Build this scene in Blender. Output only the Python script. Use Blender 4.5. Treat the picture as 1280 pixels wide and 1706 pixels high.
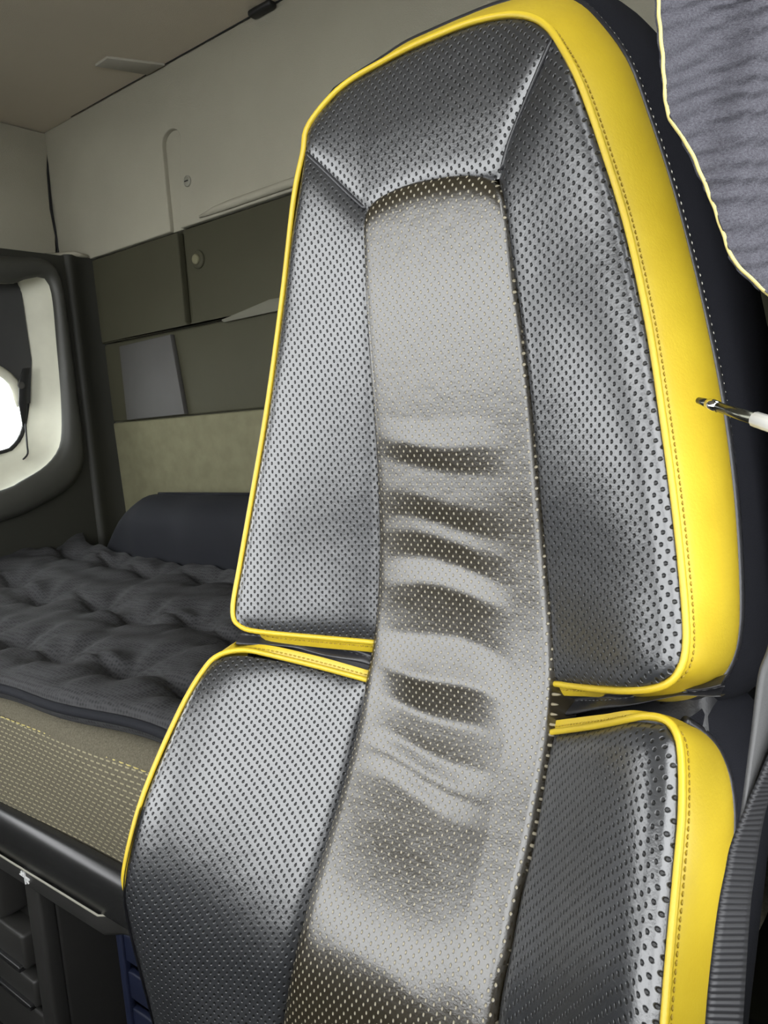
import bpy, bmesh, math, random
import numpy as np
from mathutils import Vector, Matrix
random.seed(7); rng = np.random.default_rng(7)
for o in list(bpy.data.objects): bpy.data.objects.remove(o)
scene = bpy.context.scene
COL = scene.collection
H = 1.32                      # eye height above the cab floor; all sizes in metres

# ------------------------------------------------------------------ camera
FPX = 1280.0
VP = (-990.0, 815.0); ROLL = 0.075          # vanishing point of the cab's width direction, slope of the horizon
P1v = np.array([VP[0]-640, VP[1]-853, FPX]); P2v = P1v + np.array([1000, -1000*ROLL, 0])
_left = P1v/np.linalg.norm(P1v)
_dn = np.cross(P2v-P1v, P1v); _dn /= np.linalg.norm(_dn)
if _dn[1] < 0: _dn = -_dn
_Z = -_dn; _X = -_left; _Y = np.cross(_Z, _X)
CM = np.array([_X, _Y, _Z])                 # camera (right, down, forward) -> world (right, rear, up)
cam = bpy.data.cameras.new('camera'); cam.sensor_fit = 'HORIZONTAL'; cam.sensor_width = 36; cam.lens = 36*FPX/1280
cam.clip_start = 0.02
camo = bpy.data.objects.new('camera', cam); COL.objects.link(camo)
R_, U_, B_ = CM@np.array([1, 0, 0]), CM@np.array([0, -1, 0]), CM@np.array([0, 0, -1])
camo.matrix_world = Matrix(((R_[0], U_[0], B_[0], 0), (R_[1], U_[1], B_[1], 0), (R_[2], U_[2], B_[2], H), (0, 0, 0, 1)))
scene.camera = camo

# ------------------------------------------------------------------ sky and exposure
world = bpy.data.worlds.new('overcast_sky'); scene.world = world; world.use_nodes = True
bg = world.node_tree.nodes['Background']
bg.inputs['Color'].default_value = (0.97, 0.99, 1.0, 1); bg.inputs['Strength'].default_value = 7.0
vs = scene.view_settings
vs.view_transform = 'Standard'; vs.look = 'None'; vs.exposure = 0.0; vs.gamma = 1.0; vs.use_curve_mapping = False

# ------------------------------------------------------------------ pixel -> place helpers (frame 1280 x 1706)
def ray(px, py): return CM@np.array([px-640.0, py-853.0, FPX])/FPX
def atY(px, py, Y): d = ray(px, py); return d*(Y/d[1])
def atX(px, py, X): d = ray(px, py); return d*(X/d[0])
def atZ(px, py, Z): d = ray(px, py); return d*(Z/d[2])
def atD(px, py, D): return ray(px, py)*D
def smooth(pts, n, closed=False):
    """Catmull-Rom through pts, resampled to n points of equal arc length"""
    p = np.array(pts, float); m = len(p); out = []
    if closed: idx = lambda i: p[i % m]; segs = m
    else:
        ext = np.vstack([2*p[0]-p[1], p, 2*p[-1]-p[-2]]); idx = lambda i: ext[i+1]; segs = m-1
    for i in range(segs):
        a, b, c, d = idx(i-1), idx(i), idx(i+1), idx(i+2)
        for t in np.linspace(0, 1, 16, endpoint=False):
            out.append(0.5*((2*b)+(c-a)*t+(2*a-5*b+4*c-d)*t*t+(3*b-a-3*c+d)*t**3))
    out.append(p[0] if closed else p[-1]); out = np.array(out)
    s = np.concatenate([[0], np.cumsum(np.linalg.norm(np.diff(out, axis=0), axis=1))])
    q = np.linspace(0, s[-1], n+1 if closed else n)
    r = np.stack([np.interp(q, s, out[:, k]) for k in range(out.shape[1])], 1)
    return r[:-1] if closed else r

# ------------------------------------------------------------------ materials
MAT = {}
class NT:
    def __init__(s, name):
        s.m = bpy.data.materials.new(name); s.m.use_nodes = True; s.t = s.m.node_tree
        s.b = s.t.nodes['Principled BSDF']; s.out = s.t.nodes['Material Output']; MAT[name] = s.m
    def n(s, typ, **kw):
        x = s.t.nodes.new(typ)
        for k, v in kw.items(): setattr(x, k, v)
        return x
    def l(s, a, b): s.t.links.new(a, b)
    def val(s, sock, v): sock.default_value = v
    def math(s, op, a, b=None, c=None):
        x = s.n('ShaderNodeMath', operation=op)
        for i, v in enumerate((a, b, c)):
            if v is None: continue
            if isinstance(v, (int, float)): x.inputs[i].default_value = v
            else: s.l(v, x.inputs[i])
        return x.outputs[0]
    def noise(s, scale, detail=3, vec=None, stretch=None, rough=0.55):
        x = s.n('ShaderNodeTexNoise'); x.inputs['Scale'].default_value = scale; x.inputs['Detail'].default_value = detail
        x.inputs['Roughness'].default_value = rough
        src = vec
        if src is None: src = s.n('ShaderNodeTexCoord').outputs['Object']
        if stretch:
            mp = s.n('ShaderNodeMapping'); mp.inputs['Scale'].default_value = stretch; s.l(src, mp.inputs['Vector']); src = mp.outputs[0]
        s.l(src, x.inputs['Vector']); return x.outputs['Fac']
    def ramp(s, fac, a, b, lo=0.0, hi=1.0):
        x = s.n('ShaderNodeMapRange'); x.inputs['From Min'].default_value = lo; x.inputs['From Max'].default_value = hi
        s.l(fac, x.inputs['Value']); m = s.n('ShaderNodeMix', data_type='RGBA')
        s.l(x.outputs[0], m.inputs['Factor'])
        for sock, v in ((m.inputs['A'], a), (m.inputs['B'], b)):
            if isinstance(v, tuple): sock.default_value = (*v, 1)
            else: s.l(v, sock)
        return m.outputs['Result']
    def bump(s, height, strength=0.3, dist=0.001, normal=None):
        x = s.n('ShaderNodeBump'); x.inputs['Strength'].default_value = strength; x.inputs['Distance'].default_value = dist
        s.l(height, x.inputs['Height'])
        if normal is not None: s.l(normal, x.inputs['Normal'])
        return x.outputs[0]

def plain(name, col, rough=0.5, col2=None, nscale=6.0, bscale=300.0, bstr=0.15, metallic=0.0, spec=0.5, stretch=None, bdist=0.001):
    t = NT(name)
    c2 = col2 or tuple(v*0.82 for v in col)
    t.l(t.ramp(t.noise(nscale, 4), col, c2, 0.3, 0.7), t.b.inputs['Base Color'])
    t.b.inputs['Roughness'].default_value = rough; t.b.inputs['Metallic'].default_value = metallic
    t.b.inputs['Specular IOR Level'].default_value = spec
    if bstr: t.l(t.bump(t.noise(bscale, 3, stretch=stretch), bstr, bdist), t.b.inputs['Normal'])
    return t.m

def perforated(name, col, hole_col, rough, pitch=(0.0083, 0.0087), hole=(0.135, 0.19), spec=0.5, bmp=0.5, hrough=0.55, hspec=0.15):
    """leather punched with staggered holes; UV is in metres over the upholstery"""
    t = NT(name)
    uv = t.n('ShaderNodeUVMap'); uv.uv_map = 'UVMap'
    sc = t.n('ShaderNodeVectorMath', operation='MULTIPLY'); sc.inputs[1].default_value = (1/pitch[0], 1/pitch[1], 0); t.l(uv.outputs[0], sc.inputs[0])
    ds = []
    for off in (0.0, 0.5):
        a = t.n('ShaderNodeVectorMath', operation='ADD'); a.inputs[1].default_value = (off+100, off+100, 0); t.l(sc.outputs[0], a.inputs[0])
        f = t.n('ShaderNodeVectorMath', operation='FRACTION'); t.l(a.outputs[0], f.inputs[0])
        b = t.n('ShaderNodeVectorMath', operation='SUBTRACT'); b.inputs[1].default_value = (0.5, 0.5, 0); t.l(f.outputs[0], b.inputs[0])
        m = t.n('ShaderNodeVectorMath', operation='MULTIPLY'); m.inputs[1].default_value = (1/hole[0], 1/hole[1], 0); t.l(b.outputs[0], m.inputs[0])
        ln = t.n('ShaderNodeVectorMath', operation='LENGTH'); t.l(m.outputs[0], ln.inputs[0]); ds.append(ln.outputs['Value'])
    d = t.math('MINIMUM', ds[0], ds[1])
    mr = t.n('ShaderNodeMapRange', interpolation_type='SMOOTHSTEP'); mr.inputs['From Min'].default_value = 0.75; mr.inputs['From Max'].default_value = 1.1
    mr.inputs['To Min'].default_value = 1; mr.inputs['To Max'].default_value = 0; t.l(d, mr.inputs['Value']); holef = mr.outputs[0]
    mr2 = t.n('ShaderNodeMapRange', interpolation_type='SMOOTHSTEP'); mr2.inputs['From Min'].default_value = 0.45; mr2.inputs['From Max'].default_value = 1.25
    t.l(d, mr2.inputs['Value'])
    nz = t.noise(9, 4)
    base = t.ramp(nz, col, tuple(v*0.8 for v in col), 0.3, 0.7)
    mix = t.n('ShaderNodeMix', data_type='RGBA'); t.l(holef, mix.inputs['Factor']); t.l(base, mix.inputs['A']); mix.inputs['B'].default_value = (*hole_col, 1)
    t.l(mix.outputs['Result'], t.b.inputs['Base Color'])
    t.l(t.math('MULTIPLY_ADD', holef, hrough-rough, rough), t.b.inputs['Roughness'])
    t.l(t.math('MULTIPLY_ADD', holef, -spec*(1-hspec), spec), t.b.inputs['Specular IOR Level'])
    grain = t.bump(t.noise(600, 3), 0.28, 0.0005)
    wr = t.bump(t.noise(60, 4), 0.14, 0.003, grain)
    t.l(t.math('MULTIPLY_ADD', holef, -0.28, 0.28), t.b.inputs['Coat Weight']); t.b.inputs['Coat Roughness'].default_value = 0.24; t.l(wr, t.b.inputs['Coat Normal'])
    t.l(t.bump(mr2.outputs[0], bmp, 0.0010, wr), t.b.inputs['Normal'])
    return t.m

perforated('leather_black', (0.020, 0.021, 0.023), (0.008, 0.008, 0.008), 0.28, hole=(0.15, 0.18), spec=0.95, bmp=0.8, hspec=0.35, hrough=0.42)
perforated('leather_strip', (0.020, 0.016, 0.009), (0.28, 0.25, 0.18), 0.25, pitch=(0.0081, 0.0094), hole=(0.115, 0.15), spec=0.80, bmp=0.7, hspec=0.6)
plain('leather_plain', (0.018, 0.018, 0.020), 0.34, bscale=500, bstr=0.2)
t = NT('leather_yellow')
t.l(t.ramp(t.noise(14, 4), (0.50, 0.365, 0.022), (0.445, 0.315, 0.017), 0.35, 0.7), t.b.inputs['Base Color'])
t.b.inputs['Roughness'].default_value = 0.42
t.l(t.bump(t.noise(60, 4), 0.12, 0.003, t.bump(t.noise(420, 3), 0.25, 0.0006)), t.b.inputs['Normal'])
plain('thread_yellow_shaded', (0.34, 0.235, 0.014), 0.7, bstr=0)  # same yellow as the leather, darkened to paint in the stitches' shadow
plain('thread_white', (0.62, 0.60, 0.52), 0.7, bstr=0)
plain('fabric_black', (0.006, 0.0065, 0.010), 0.85, bscale=900, bstr=0.4, spec=0.25)
plain('shell_plastic', (0.020, 0.020, 0.022), 0.5, bscale=400, bstr=0.1)
plain('wall_beige', (0.34, 0.322, 0.253), 0.95, col2=(0.308, 0.290, 0.228), nscale=3, bscale=420, bstr=0.5, spec=0.15, bdist=0.002)
plain('ceiling_beige', (0.62, 0.555, 0.44), 0.95, col2=(0.59, 0.525, 0.415), nscale=2, bscale=420, bstr=0.4, spec=0.15, bdist=0.002)
plain('panel_olive', (0.050, 0.048, 0.028), 0.75, col2=(0.044, 0.042, 0.024), nscale=4, bscale=500, bstr=0.3, spec=0.3)
plain('panel_khaki', (0.165, 0.157, 0.095), 0.85, col2=(0.135, 0.128, 0.077), nscale=20, bscale=300, bstr=0.5, spec=0.2)
plain('trim_dark', (0.026, 0.026, 0.020), 0.6, bscale=500, bstr=0.2, spec=0.35)
plain('frame_dark', (0.050, 0.050, 0.042), 0.5, bscale=500, bstr=0.2)
plain('reveal_cream', (0.62, 0.61, 0.49), 0.55, bscale=300, bstr=0.1)
plain('plate_beige', (0.40, 0.375, 0.31), 0.8, bstr=0)
plain('plate_grey', (0.066, 0.063, 0.058), 0.65, bscale=30, bstr=0.08, bdist=0.004)
plain('seam_black', (0.01, 0.01, 0.01), 0.8, bstr=0)
plain('rubber_black', (0.012, 0.012, 0.012), 0.5, bstr=0)
plain('knob_grey', (0.26, 0.25, 0.20), 0.4, bstr=0)
plain('blind_grey', (0.045, 0.045, 0.044), 0.8, bscale=600, bstr=0.3)
plain('plastic_gloss', (0.016, 0.016, 0.016), 0.25, bscale=500, bstr=0.02)
plain('plastic_dark', (0.030, 0.029, 0.027), 0.45, bscale=500, bstr=0.15)
plain('print_white', (0.75, 0.75, 0.74), 0.6, bstr=0)
plain('paper_pale', (0.12, 0.116, 0.085), 0.8, bstr=0.05)
plain('crate_blue', (0.006, 0.010, 0.032), 0.55, bscale=200, bstr=0.1)
plain('chrome', (0.80, 0.80, 0.78), 0.12, metallic=1.0, bstr=0)
plain('metal_reflection_white', (0.80, 0.80, 0.78), 0.2, bstr=0)  # white reflection on the polished rod, put into the base colour
plain('metal_reflection_dark', (0.10, 0.10, 0.08), 0.25, metallic=0.9, bstr=0)  # rod's dark tip, and the dark reflection painted along its shaft
plain('asphalt', (0.16, 0.16, 0.155), 0.95, bscale=60, bstr=0.4)
plain('floor_mat', (0.03, 0.03, 0.03), 0.9, bscale=150, bstr=0.4)
plain('belt_edge', (0.050, 0.050, 0.050), 0.6, bscale=900, bstr=0.3)
plain('hem_yellow', (0.55, 0.46, 0.16), 0.7, bscale=700, bstr=0.4)
# curtain: heathered grey cloth
t = NT('cloth_heather')
f1 = t.noise(700, 3, stretch=(1, 1, 1.6)); f2 = t.noise(1800, 2)
c = t.ramp(f1, (0.034, 0.033, 0.040), (0.072, 0.071, 0.082), 0.3, 0.7)
t.l(t.ramp(f2, c, (0.11, 0.11, 0.125), 0.5, 0.95), t.b.inputs['Base Color']); t.b.inputs['Roughness'].default_value = 0.95
t.b.inputs['Specular IOR Level'].default_value = 0.1
t.l(t.bump(f2, 0.5, 0.001), t.b.inputs['Normal'])
# pad: black open knit
t = NT('knit_black')
tc = t.n('ShaderNodeTexCoord'); vo = t.n('ShaderNodeTexVoronoi'); vo.inputs['Scale'].default_value = 150; vo.inputs['Randomness'].default_value = 0.25
t.l(tc.outputs['Object'], vo.inputs['Vector'])
t.l(t.ramp(vo.outputs['Distance'], (0.012, 0.012, 0.013), (0.040, 0.040, 0.042), 0.1, 0.6), t.b.inputs['Base Color'])
t.b.inputs['Roughness'].default_value = 0.8; t.b.inputs['Specular IOR Level'].default_value = 0.3
t.l(t.bump(vo.outputs['Distance'], 0.4, 0.002), t.b.inputs['Normal'])
plain('cloth_navy', (0.009, 0.010, 0.014), 0.85, bscale=500, bstr=0.3, spec=0.3)
# base mattress: woven taupe with short pale dashes (UV in metres)
t = NT('mattress_weave')
uv = t.n('ShaderNodeUVMap'); uv.uv_map = 'UVMap'
sp = t.n('ShaderNodeSeparateXYZ'); t.l(uv.outputs[0], sp.inputs[0])
vrow = t.math('MULTIPLY', sp.outputs[1], 1/0.0085); row = t.math('FLOOR', vrow); fv = t.math('FRACT', vrow)
par = t.math('MODULO', t.math('ABSOLUTE', row), 2.0)
ucol = t.math('ADD', t.math('MULTIPLY', sp.outputs[0], 1/0.0165), t.math('MULTIPLY', par, 0.5)); fu = t.math('FRACT', t.math('ADD', ucol, 50.0))
m1 = t.math('LESS_THAN', t.math('ABSOLUTE', t.math('SUBTRACT', fu, 0.5)), 0.30)
m2 = t.math('LESS_THAN', t.math('ABSOLUTE', t.math('SUBTRACT', fv, 0.5)), 0.13)
wv = t.math('MULTIPLY', m1, m2)
low = t.math('LESS_THAN', sp.outputs[1], 0.0)       # dashes only below the shoulder seam
dash = t.math('MULTIPLY', wv, low)
bc = t.ramp(t.noise(350, 3), (0.078, 0.070, 0.049), (0.135, 0.122, 0.087), 0.3, 0.7)
mix = t.n('ShaderNodeMix', data_type='RGBA'); t.l(dash, mix.inputs['Factor']); t.l(bc, mix.inputs['A']); mix.inputs['B'].default_value = (0.29, 0.26, 0.165, 1)
t.l(mix.outputs['Result'], t.b.inputs['Base Color']); t.b.inputs['Roughness'].default_value = 0.9; t.b.inputs['Specular IOR Level'].default_value = 0.2
t.l(t.bump(t.noise(500, 2), 0.5, 0.001), t.b.inputs['Normal'])
# seat belt webbing: cross ribs along UV v
t = NT('webbing')
uv = t.n('ShaderNodeUVMap'); uv.uv_map = 'UVMap'; sp = t.n('ShaderNodeSeparateXYZ'); t.l(uv.outputs[0], sp.inputs[0])
rib = t.math('SINE', t.math('MULTIPLY', sp.outputs[1], 2*math.pi/0.0032))
t.l(t.ramp(rib, (0.005, 0.005, 0.006), (0.013, 0.013, 0.015), -1, 1), t.b.inputs['Base Color']); t.b.inputs['Roughness'].default_value = 0.6
t.l(t.bump(rib, 0.5, 0.0008), t.b.inputs['Normal'])
# thin window glass
t = NT('glass'); t.b.inputs['Base Color'].default_value = (0.95, 0.98, 0.97, 1); t.b.inputs['Roughness'].default_value = 0.0
t.b.inputs['Transmission Weight'].default_value = 1.0; t.b.inputs['IOR'].default_value = 1.01

# ------------------------------------------------------------------ building helpers (places are camera-height based; H lifts them onto the floor)
def world_loc(o):
    v = Vector((0, 0, 0))
    while o is not None: v = v + o.location; o = o.parent
    return v
def mesh(name, V, F, mat, parent=None, uv=None, smoothf=True, base=None):
    V = np.array(V, float) + np.array([0, 0, H])
    if parent is not None: off = np.array(world_loc(parent))
    else: off = np.array([(V[:, 0].min()+V[:, 0].max())/2, (V[:, 1].min()+V[:, 1].max())/2, V[:, 2].min()])
    me = bpy.data.meshes.new(name); me.from_pydata([tuple(v) for v in (V-off)], [], [tuple(int(i) for i in f) for f in F]); me.update()
    bm = bmesh.new(); bm.from_mesh(me); bmesh.ops.remove_doubles(bm, verts=bm.verts, dist=1e-7) if uv is None else None
    if uv is None: bmesh.ops.recalc_face_normals(bm, faces=bm.faces)
    bm.to_mesh(me); bm.free()
    if uv is not None:
        ul = me.uv_layers.new(name='UVMap'); uv = np.array(uv)
        li = np.zeros(len(me.loops), int); me.loops.foreach_get('vertex_index', li)
        ul.data.foreach_set('uv', uv[li].ravel())
    me.materials.append(MAT[mat])
    if smoothf: me.polygons.foreach_set('use_smooth', [True]*len(me.polygons))
    o = bpy.data.objects.new(name, me); COL.objects.link(o)
    if parent is not None: o.parent = parent; o.location = (0, 0, 0)
    else: o.location = tuple(off)
    return o
def empty(name, x, y, z, label, cat, group=None):
    o = bpy.data.objects.new(name, None); COL.objects.link(o); o.location = (x, y, z+H); o.empty_display_size = 0.1
    o['label'] = label; o['category'] = cat
    if group: o['group'] = group
    return o
def tag(o, label, cat, group=None):
    o['label'] = label; o['category'] = cat
    if group: o['group'] = group
    return o
def struct(o, label=None, kind='structure'):
    o['kind'] = kind
    if label: o['label'] = label
    return o
def grid_faces(nu, nv, closed_u=False):
    F = []
    for j in range(nv-1):
        for i in range(nu if closed_u else nu-1):
            a = j*nu+i; b = j*nu+(i+1) % nu
            F.append((a, b, b+nu, a+nu))
    return F
def tube(pts, r, n=8, caps=True):
    pts = np.array(pts, float); m = len(pts); V = []; F = []
    rr = np.broadcast_to(np.array(r, float), (m,))
    T = np.gradient(pts, axis=0); T /= np.linalg.norm(T, axis=1)[:, None]+1e-12
    up = np.array([0.13, -0.9, 0.4]); 
    for i in range(m):
        a = np.cross(T[i], up); a /= np.linalg.norm(a)+1e-9; b = np.cross(T[i], a)
        for k in range(n):
            th = 2*math.pi*k/n; V.append(pts[i]+rr[i]*(math.cos(th)*a+math.sin(th)*b))
    F = grid_faces(n, m, True)
    if caps: F.append(tuple(range(n))[::-1]); F.append(tuple((m-1)*n+k for k in range(n)))
    return V, F
def join(*parts):
    V = []; F = []
    for v, f in parts:
        o = len(V); V += [np.array(x) for x in v]; F += [tuple(i+o for i in q) for q in f]
    return V, F
def boxv(lo, hi):
    x0, y0, z0 = lo; x1, y1, z1 = hi
    V = [(x0,y0,z0),(x1,y0,z0),(x1,y1,z0),(x0,y1,z0),(x0,y0,z1),(x1,y0,z1),(x1,y1,z1),(x0,y1,z1)]
    F = [(0,3,2,1),(4,5,6,7),(0,1,5,4),(1,2,6,5),(2,3,7,6),(3,0,4,7)]
    return V, F
def prism(poly, ext, bev=0.0, seg=3):
    """a slab: polygon of 3-D points pushed along ext, edges rounded"""
    bm = bmesh.new(); vs_ = [bm.verts.new(tuple(p)) for p in poly]; f = bm.faces.new(vs_)
    r = bmesh.ops.extrude_face_region(bm, geom=[f]); bmesh.ops.translate(bm, vec=tuple(ext), verts=[g for g in r['geom'] if isinstance(g, bmesh.types.BMVert)])
    bmesh.ops.recalc_face_normals(bm, faces=bm.faces)
    if bev > 0: bmesh.ops.bevel(bm, geom=list(bm.edges), offset=bev, segments=seg, profile=0.5, affect='EDGES', clamp_overlap=True)
    bm.verts.index_update(); V = [np.array(v.co) for v in bm.verts]; F = [tuple(v.index for v in q.verts) for q in bm.faces]; bm.free()
    return V, F
def rbox(lo, hi, bev=0.005, seg=3):
    return prism([(lo[0], lo[1], lo[2]), (hi[0], lo[1], lo[2]), (hi[0], hi[1], lo[2]), (lo[0], hi[1], lo[2])], (0, 0, hi[2]-lo[2]), bev, seg)
def flat(o):                    # crisp faces, rounded edges
    me = o.data
    me.polygons.foreach_set('use_smooth', [True]*len(me.polygons))
    try: me.set_sharp_from_angle(angle=math.radians(35))
    except Exception: pass
    return o

# ================================================================== THE CAB
XL, XR = -2.64, 0.02           # side walls
WY = 1.55                      # rear wall
FY = -1.05                     # windscreen
ZC, ZF = 1.07, -H              # ceiling, floor
XW = -2.43                     # lower left wall, around the window
ZM = 0.607                     # seam between the beige lining and the olive panel
DASH = -0.22
c_ = mesh('floor', *boxv((XL-0.12, FY-0.2, ZF-0.04), (XR+0.1, WY+0.12, ZF)), 'floor_mat', smoothf=False); struct(c_)
ceil = mesh('ceiling', *boxv((XL-0.12, FY-0.2, ZC), (XR+0.1, WY+0.12, ZC+0.06)), 'ceiling_beige', smoothf=False); struct(ceil)
# rear wall
struct(mesh('ground', *boxv((-14, -14, ZF-1.25), (14, 14, ZF-1.2)), 'asphalt', smoothf=False))
rear = mesh('wall_rear', *boxv((XL-0.12, WY+0.035, ZF), (XR+0.1, WY+0.09, ZC)), 'panel_olive', smoothf=False); struct(rear)
def wp(px, py, off=0.0): return atY(px, py, WY-off)
# beige lining (upper)
# an upright channel with a rounded head is let into the lining and runs on into the olive panel
cA, cB = wp(269, 240), wp(301, 236); cC, cD = wp(301, 391), wp(284, 394); ztop = wp(286, 214)[2]
xm, rad = (cA[0]+cB[0])/2, (cB[0]-cA[0])/2
head = [(xm+rad*math.cos(t_), WY, ztop-rad*0.8+rad*0.8*math.sin(t_)) for t_ in np.linspace(0, math.pi, 13)]
poly = [(XL, WY, ZM), (cD[0], WY, ZM)]+head[::-1]+[(cC[0], WY, ZM), (XR, WY, ZM), (XR, WY, ZC), (XL, WY, ZC)]
flat(mesh('upper_lining', *prism(poly, (0, 0.030, 0), 0.009, 4), 'wall_beige', rear))
flat(mesh('channel_back', *rbox((cA[0]-0.05, WY+0.016, ZM), (cB[0]+0.08, WY+0.034, ztop+0.03), 0.002), 'wall_beige', rear))
zo1 = wp(212, 564)[2]; zo2 = wp(230, 699)[2]
yo = WY+0.008; dA, dB = wp(292, 398), wp(302, 396); dC, dD = wp(318, 528), wp(304, 532); zbot = wp(312, 540)[2]
poly = [(XL, yo, zo1), (XR, yo, zo1), (XR, yo, ZM-0.004), (dB[0], yo, ZM-0.004), (dC[0], yo, zbot+0.02), (dC[0]*0.7+dD[0]*0.3, yo, zbot+0.004), (dC[0]*0.3+dD[0]*0.7, yo, zbot), (dD[0], yo, zbot+0.012), (dA[0], yo, ZM-0.004), (XL, yo, ZM-0.004)]
flat(mesh('olive_panel', *prism(poly, (0, 0.027, 0), 0.005, 3), 'panel_olive', rear))
flat(mesh('pocket_panel', *prism([(XL, WY+0.016, zo2), (XR, WY+0.016, zo2), (XR, WY+0.016, zo1-0.004), (XL, WY+0.016, zo1-0.004)], (0, 0.02, 0), 0.006, 3), 'panel_olive', rear))
flat(mesh('lower_panel', *prism([(XL, WY+0.03, -0.75), (XR, WY+0.03, -0.75), (XR, WY+0.014, zo2-0.004), (XL, WY+0.014, zo2-0.004)], (0, 0.02, 0), 0.006, 3), 'panel_khaki', rear))
# lip along the lower edge of the lining, right of the rib
a = wp(335, 366); b = wp(500, 318)
V, F = tube([(x, WY-0.004, ZM+0.018-0.006*math.exp(-abs(x-a[0])/0.05)) for x in np.linspace(a[0], XR-0.3, 24)], np.r_[0.004, 0.010, np.full(21, 0.012), 0.004], 10)
mesh('lining_lip', V, F, 'wall_beige', rear)
# screw cap and coat knob on the wall
def disc(c, r, depth, n=20, dome=0.5, nrm=(0, -1, 0)):
    V = []; F = []; nrm = Vector(nrm); q = nrm.to_track_quat('Z', 'Y')
    prof = [(1, 0), (1, depth*0.6), (0.92, depth*0.85), (0.7, depth), (0.35, depth*(1+0.2*dome)), (0.02, depth*(1+0.25*dome))]
    for rr, h in prof:
        for k in range(n):
            th = 2*math.pi*k/n; v = q@Vector((rr*r*math.cos(th), rr*r*math.sin(th), h)); V.append((c[0]+v.x, c[1]+v.y, c[2]+v.z))
    F = grid_faces(n, len(prof), True); F.append(tuple((len(prof)-1)*n+k for k in range(n)))
    return V, F
c = wp(313, 302); k1 = mesh('screw_cap', *disc((c[0], WY-0.0005, c[2]), 0.016, 0.005), 'knob_grey', rear)
mesh('cross_slot', *rbox((c[0]-0.008, WY-0.0075, c[2]-0.0015), (c[0]+0.008, WY-0.005, c[2]+0.0015), 0.0005), 'seam_black', k1)
c = wp(328, 432); k2 = mesh('coat_knob', *disc((c[0], WY+0.0075, c[2]), 0.027, 0.008), 'panel_olive', rear)
mesh('knob_cap', *disc((c[0], WY-0.001, c[2]), 0.015, 0.008), 'panel_khaki', k2)
# grey plate and pale strip on the olive panel
pl = [wp(*p) for p in ((199, 577), (284, 557), (308, 690), (212, 700))]
cx_ = np.mean(pl, axis=0)
flat(tag(mesh('wall_plate', *prism([(p[0], WY-0.002, p[2]) for p in pl], (0, 0.018, 0), 0.003, 2), 'plate_grey'), 'flat grey rectangular plate fixed low on the olive rear wall', 'plate'))
ps = [wp(*p) for p in ((370, 533), (374, 537), (478, 515), (480, 494), (450, 499))]
flat(tag(mesh('paper_strip', *prism([(p[0], WY-0.004, p[2]) for p in ps], (0, 0.011, 0), 0.0015, 2), 'paper_pale'), 'pale narrow wedge-shaped strip tucked along the olive wall panel', 'strip'))

# ceiling: seam, inset plate, black clip
sy = WY-0.001
mesh('ceiling_seam', *tube([(x, WY-0.004, ZC-0.001) for x in np.linspace(XL+0.2, XR, 30)], np.linspace(0.001, 0.004, 30)**1.0, 6), 'seam_black', ceil)
pp = [atZ(*p, ZC) for p in ((158, 107), (178, 93), (275, 105), (247, 122))]
flat(mesh('ceiling_plate', *prism([(p[0], min(p[1], WY-0.008), ZC-0.007) for p in pp], (0, 0, 0.008), 0.002, 2), 'plate_beige', ceil))
c = atY(435, 20, WY-0.012); d2 = atY(462, 8, WY-0.012)
flat(mesh('ceiling_clip', *rbox((c[0]-0.035, WY-0.030, ZC-0.016), (d2[0]-0.01, WY-0.001, ZC+0.001), 0.007), 'rubber_black', ceil))

# left wall around its window (the rear side window)
def lw(px, py, off=0.0): return atX(px, py, XL+off)
def ww(px, py, off=0.0): return atX(px, py, XW+off)
outer_px = [(0, 428), (40, 429), (66, 433), (88, 447), (100, 478), (112, 560), (126, 670), (135, 735), (134, 775), (116, 808), (62, 843), (0, 868)]
inner_px = [(0, 472), (40, 466), (64, 462), (78, 470), (86, 500), (93, 575), (100, 660), (101, 722), (94, 752), (72, 778), (36, 800), (0, 817)]
def close_left(P, Y0):                # the half of the window beyond the frame
    P = np.array(P); top = P[0]; bot = P[-1]
    return np.vstack([P, [[XW, Y0+0.10, bot[2]-0.05], [XW, Y0+0.02, bot[2]+0.02], [XW, Y0, (top[2]+bot[2])/2], [XW, Y0+0.03, top[2]-0.05], [XW, Y0+0.12, top[2]]]])
NW = 96
oW = smooth(close_left([ww(*p) for p in outer_px], 0.70), NW, True)
iW = smooth(close_left([ww(*p) for p in inner_px], 0.745), NW, True)
# wall panel ring: window outline -> rectangle
wy0, wy1, wz0, wz1 = 0.66, 1.47, ZF, float(oW[:, 2].max())+0.02
cen = oW.mean(axis=0)
def to_rect(p):
    d = p-cen; s = 1e9
    if d[1] > 0: s = min(s, (wy1-cen[1])/d[1])
    if d[1] < 0: s = min(s, (wy0-cen[1])/d[1])
    if d[2] > 0: s = min(s, (wz1-cen[2])/d[2])
    if d[2] < 0: s = min(s, (wz0-cen[2])/d[2])
    return np.array([XW, cen[1]+d[1]*s, cen[2]+d[2]*s])
rect = np.array([to_rect(p) for p in oW])
for corner in ((wy0, wz0), (wy0, wz1), (wy1, wz0), (wy1, wz1)):
    i = np.argmin(np.abs(rect[:, 1]-corner[0])+np.abs(rect[:, 2]-corner[1])); rect[i] = (XW, *corner)
V = np.vstack([rect, oW, oW+np.array([-0.06, 0, 0]), rect+np.array([-0.06, 0, 0])])
F = grid_faces(NW, 4, True) + [(3*NW+i, 3*NW+(i+1) % NW, (i+1) % NW, i) for i in range(NW)]
wl = mesh('wall_left', V, F, 'trim_dark', smoothf=False); struct(wl)
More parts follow.
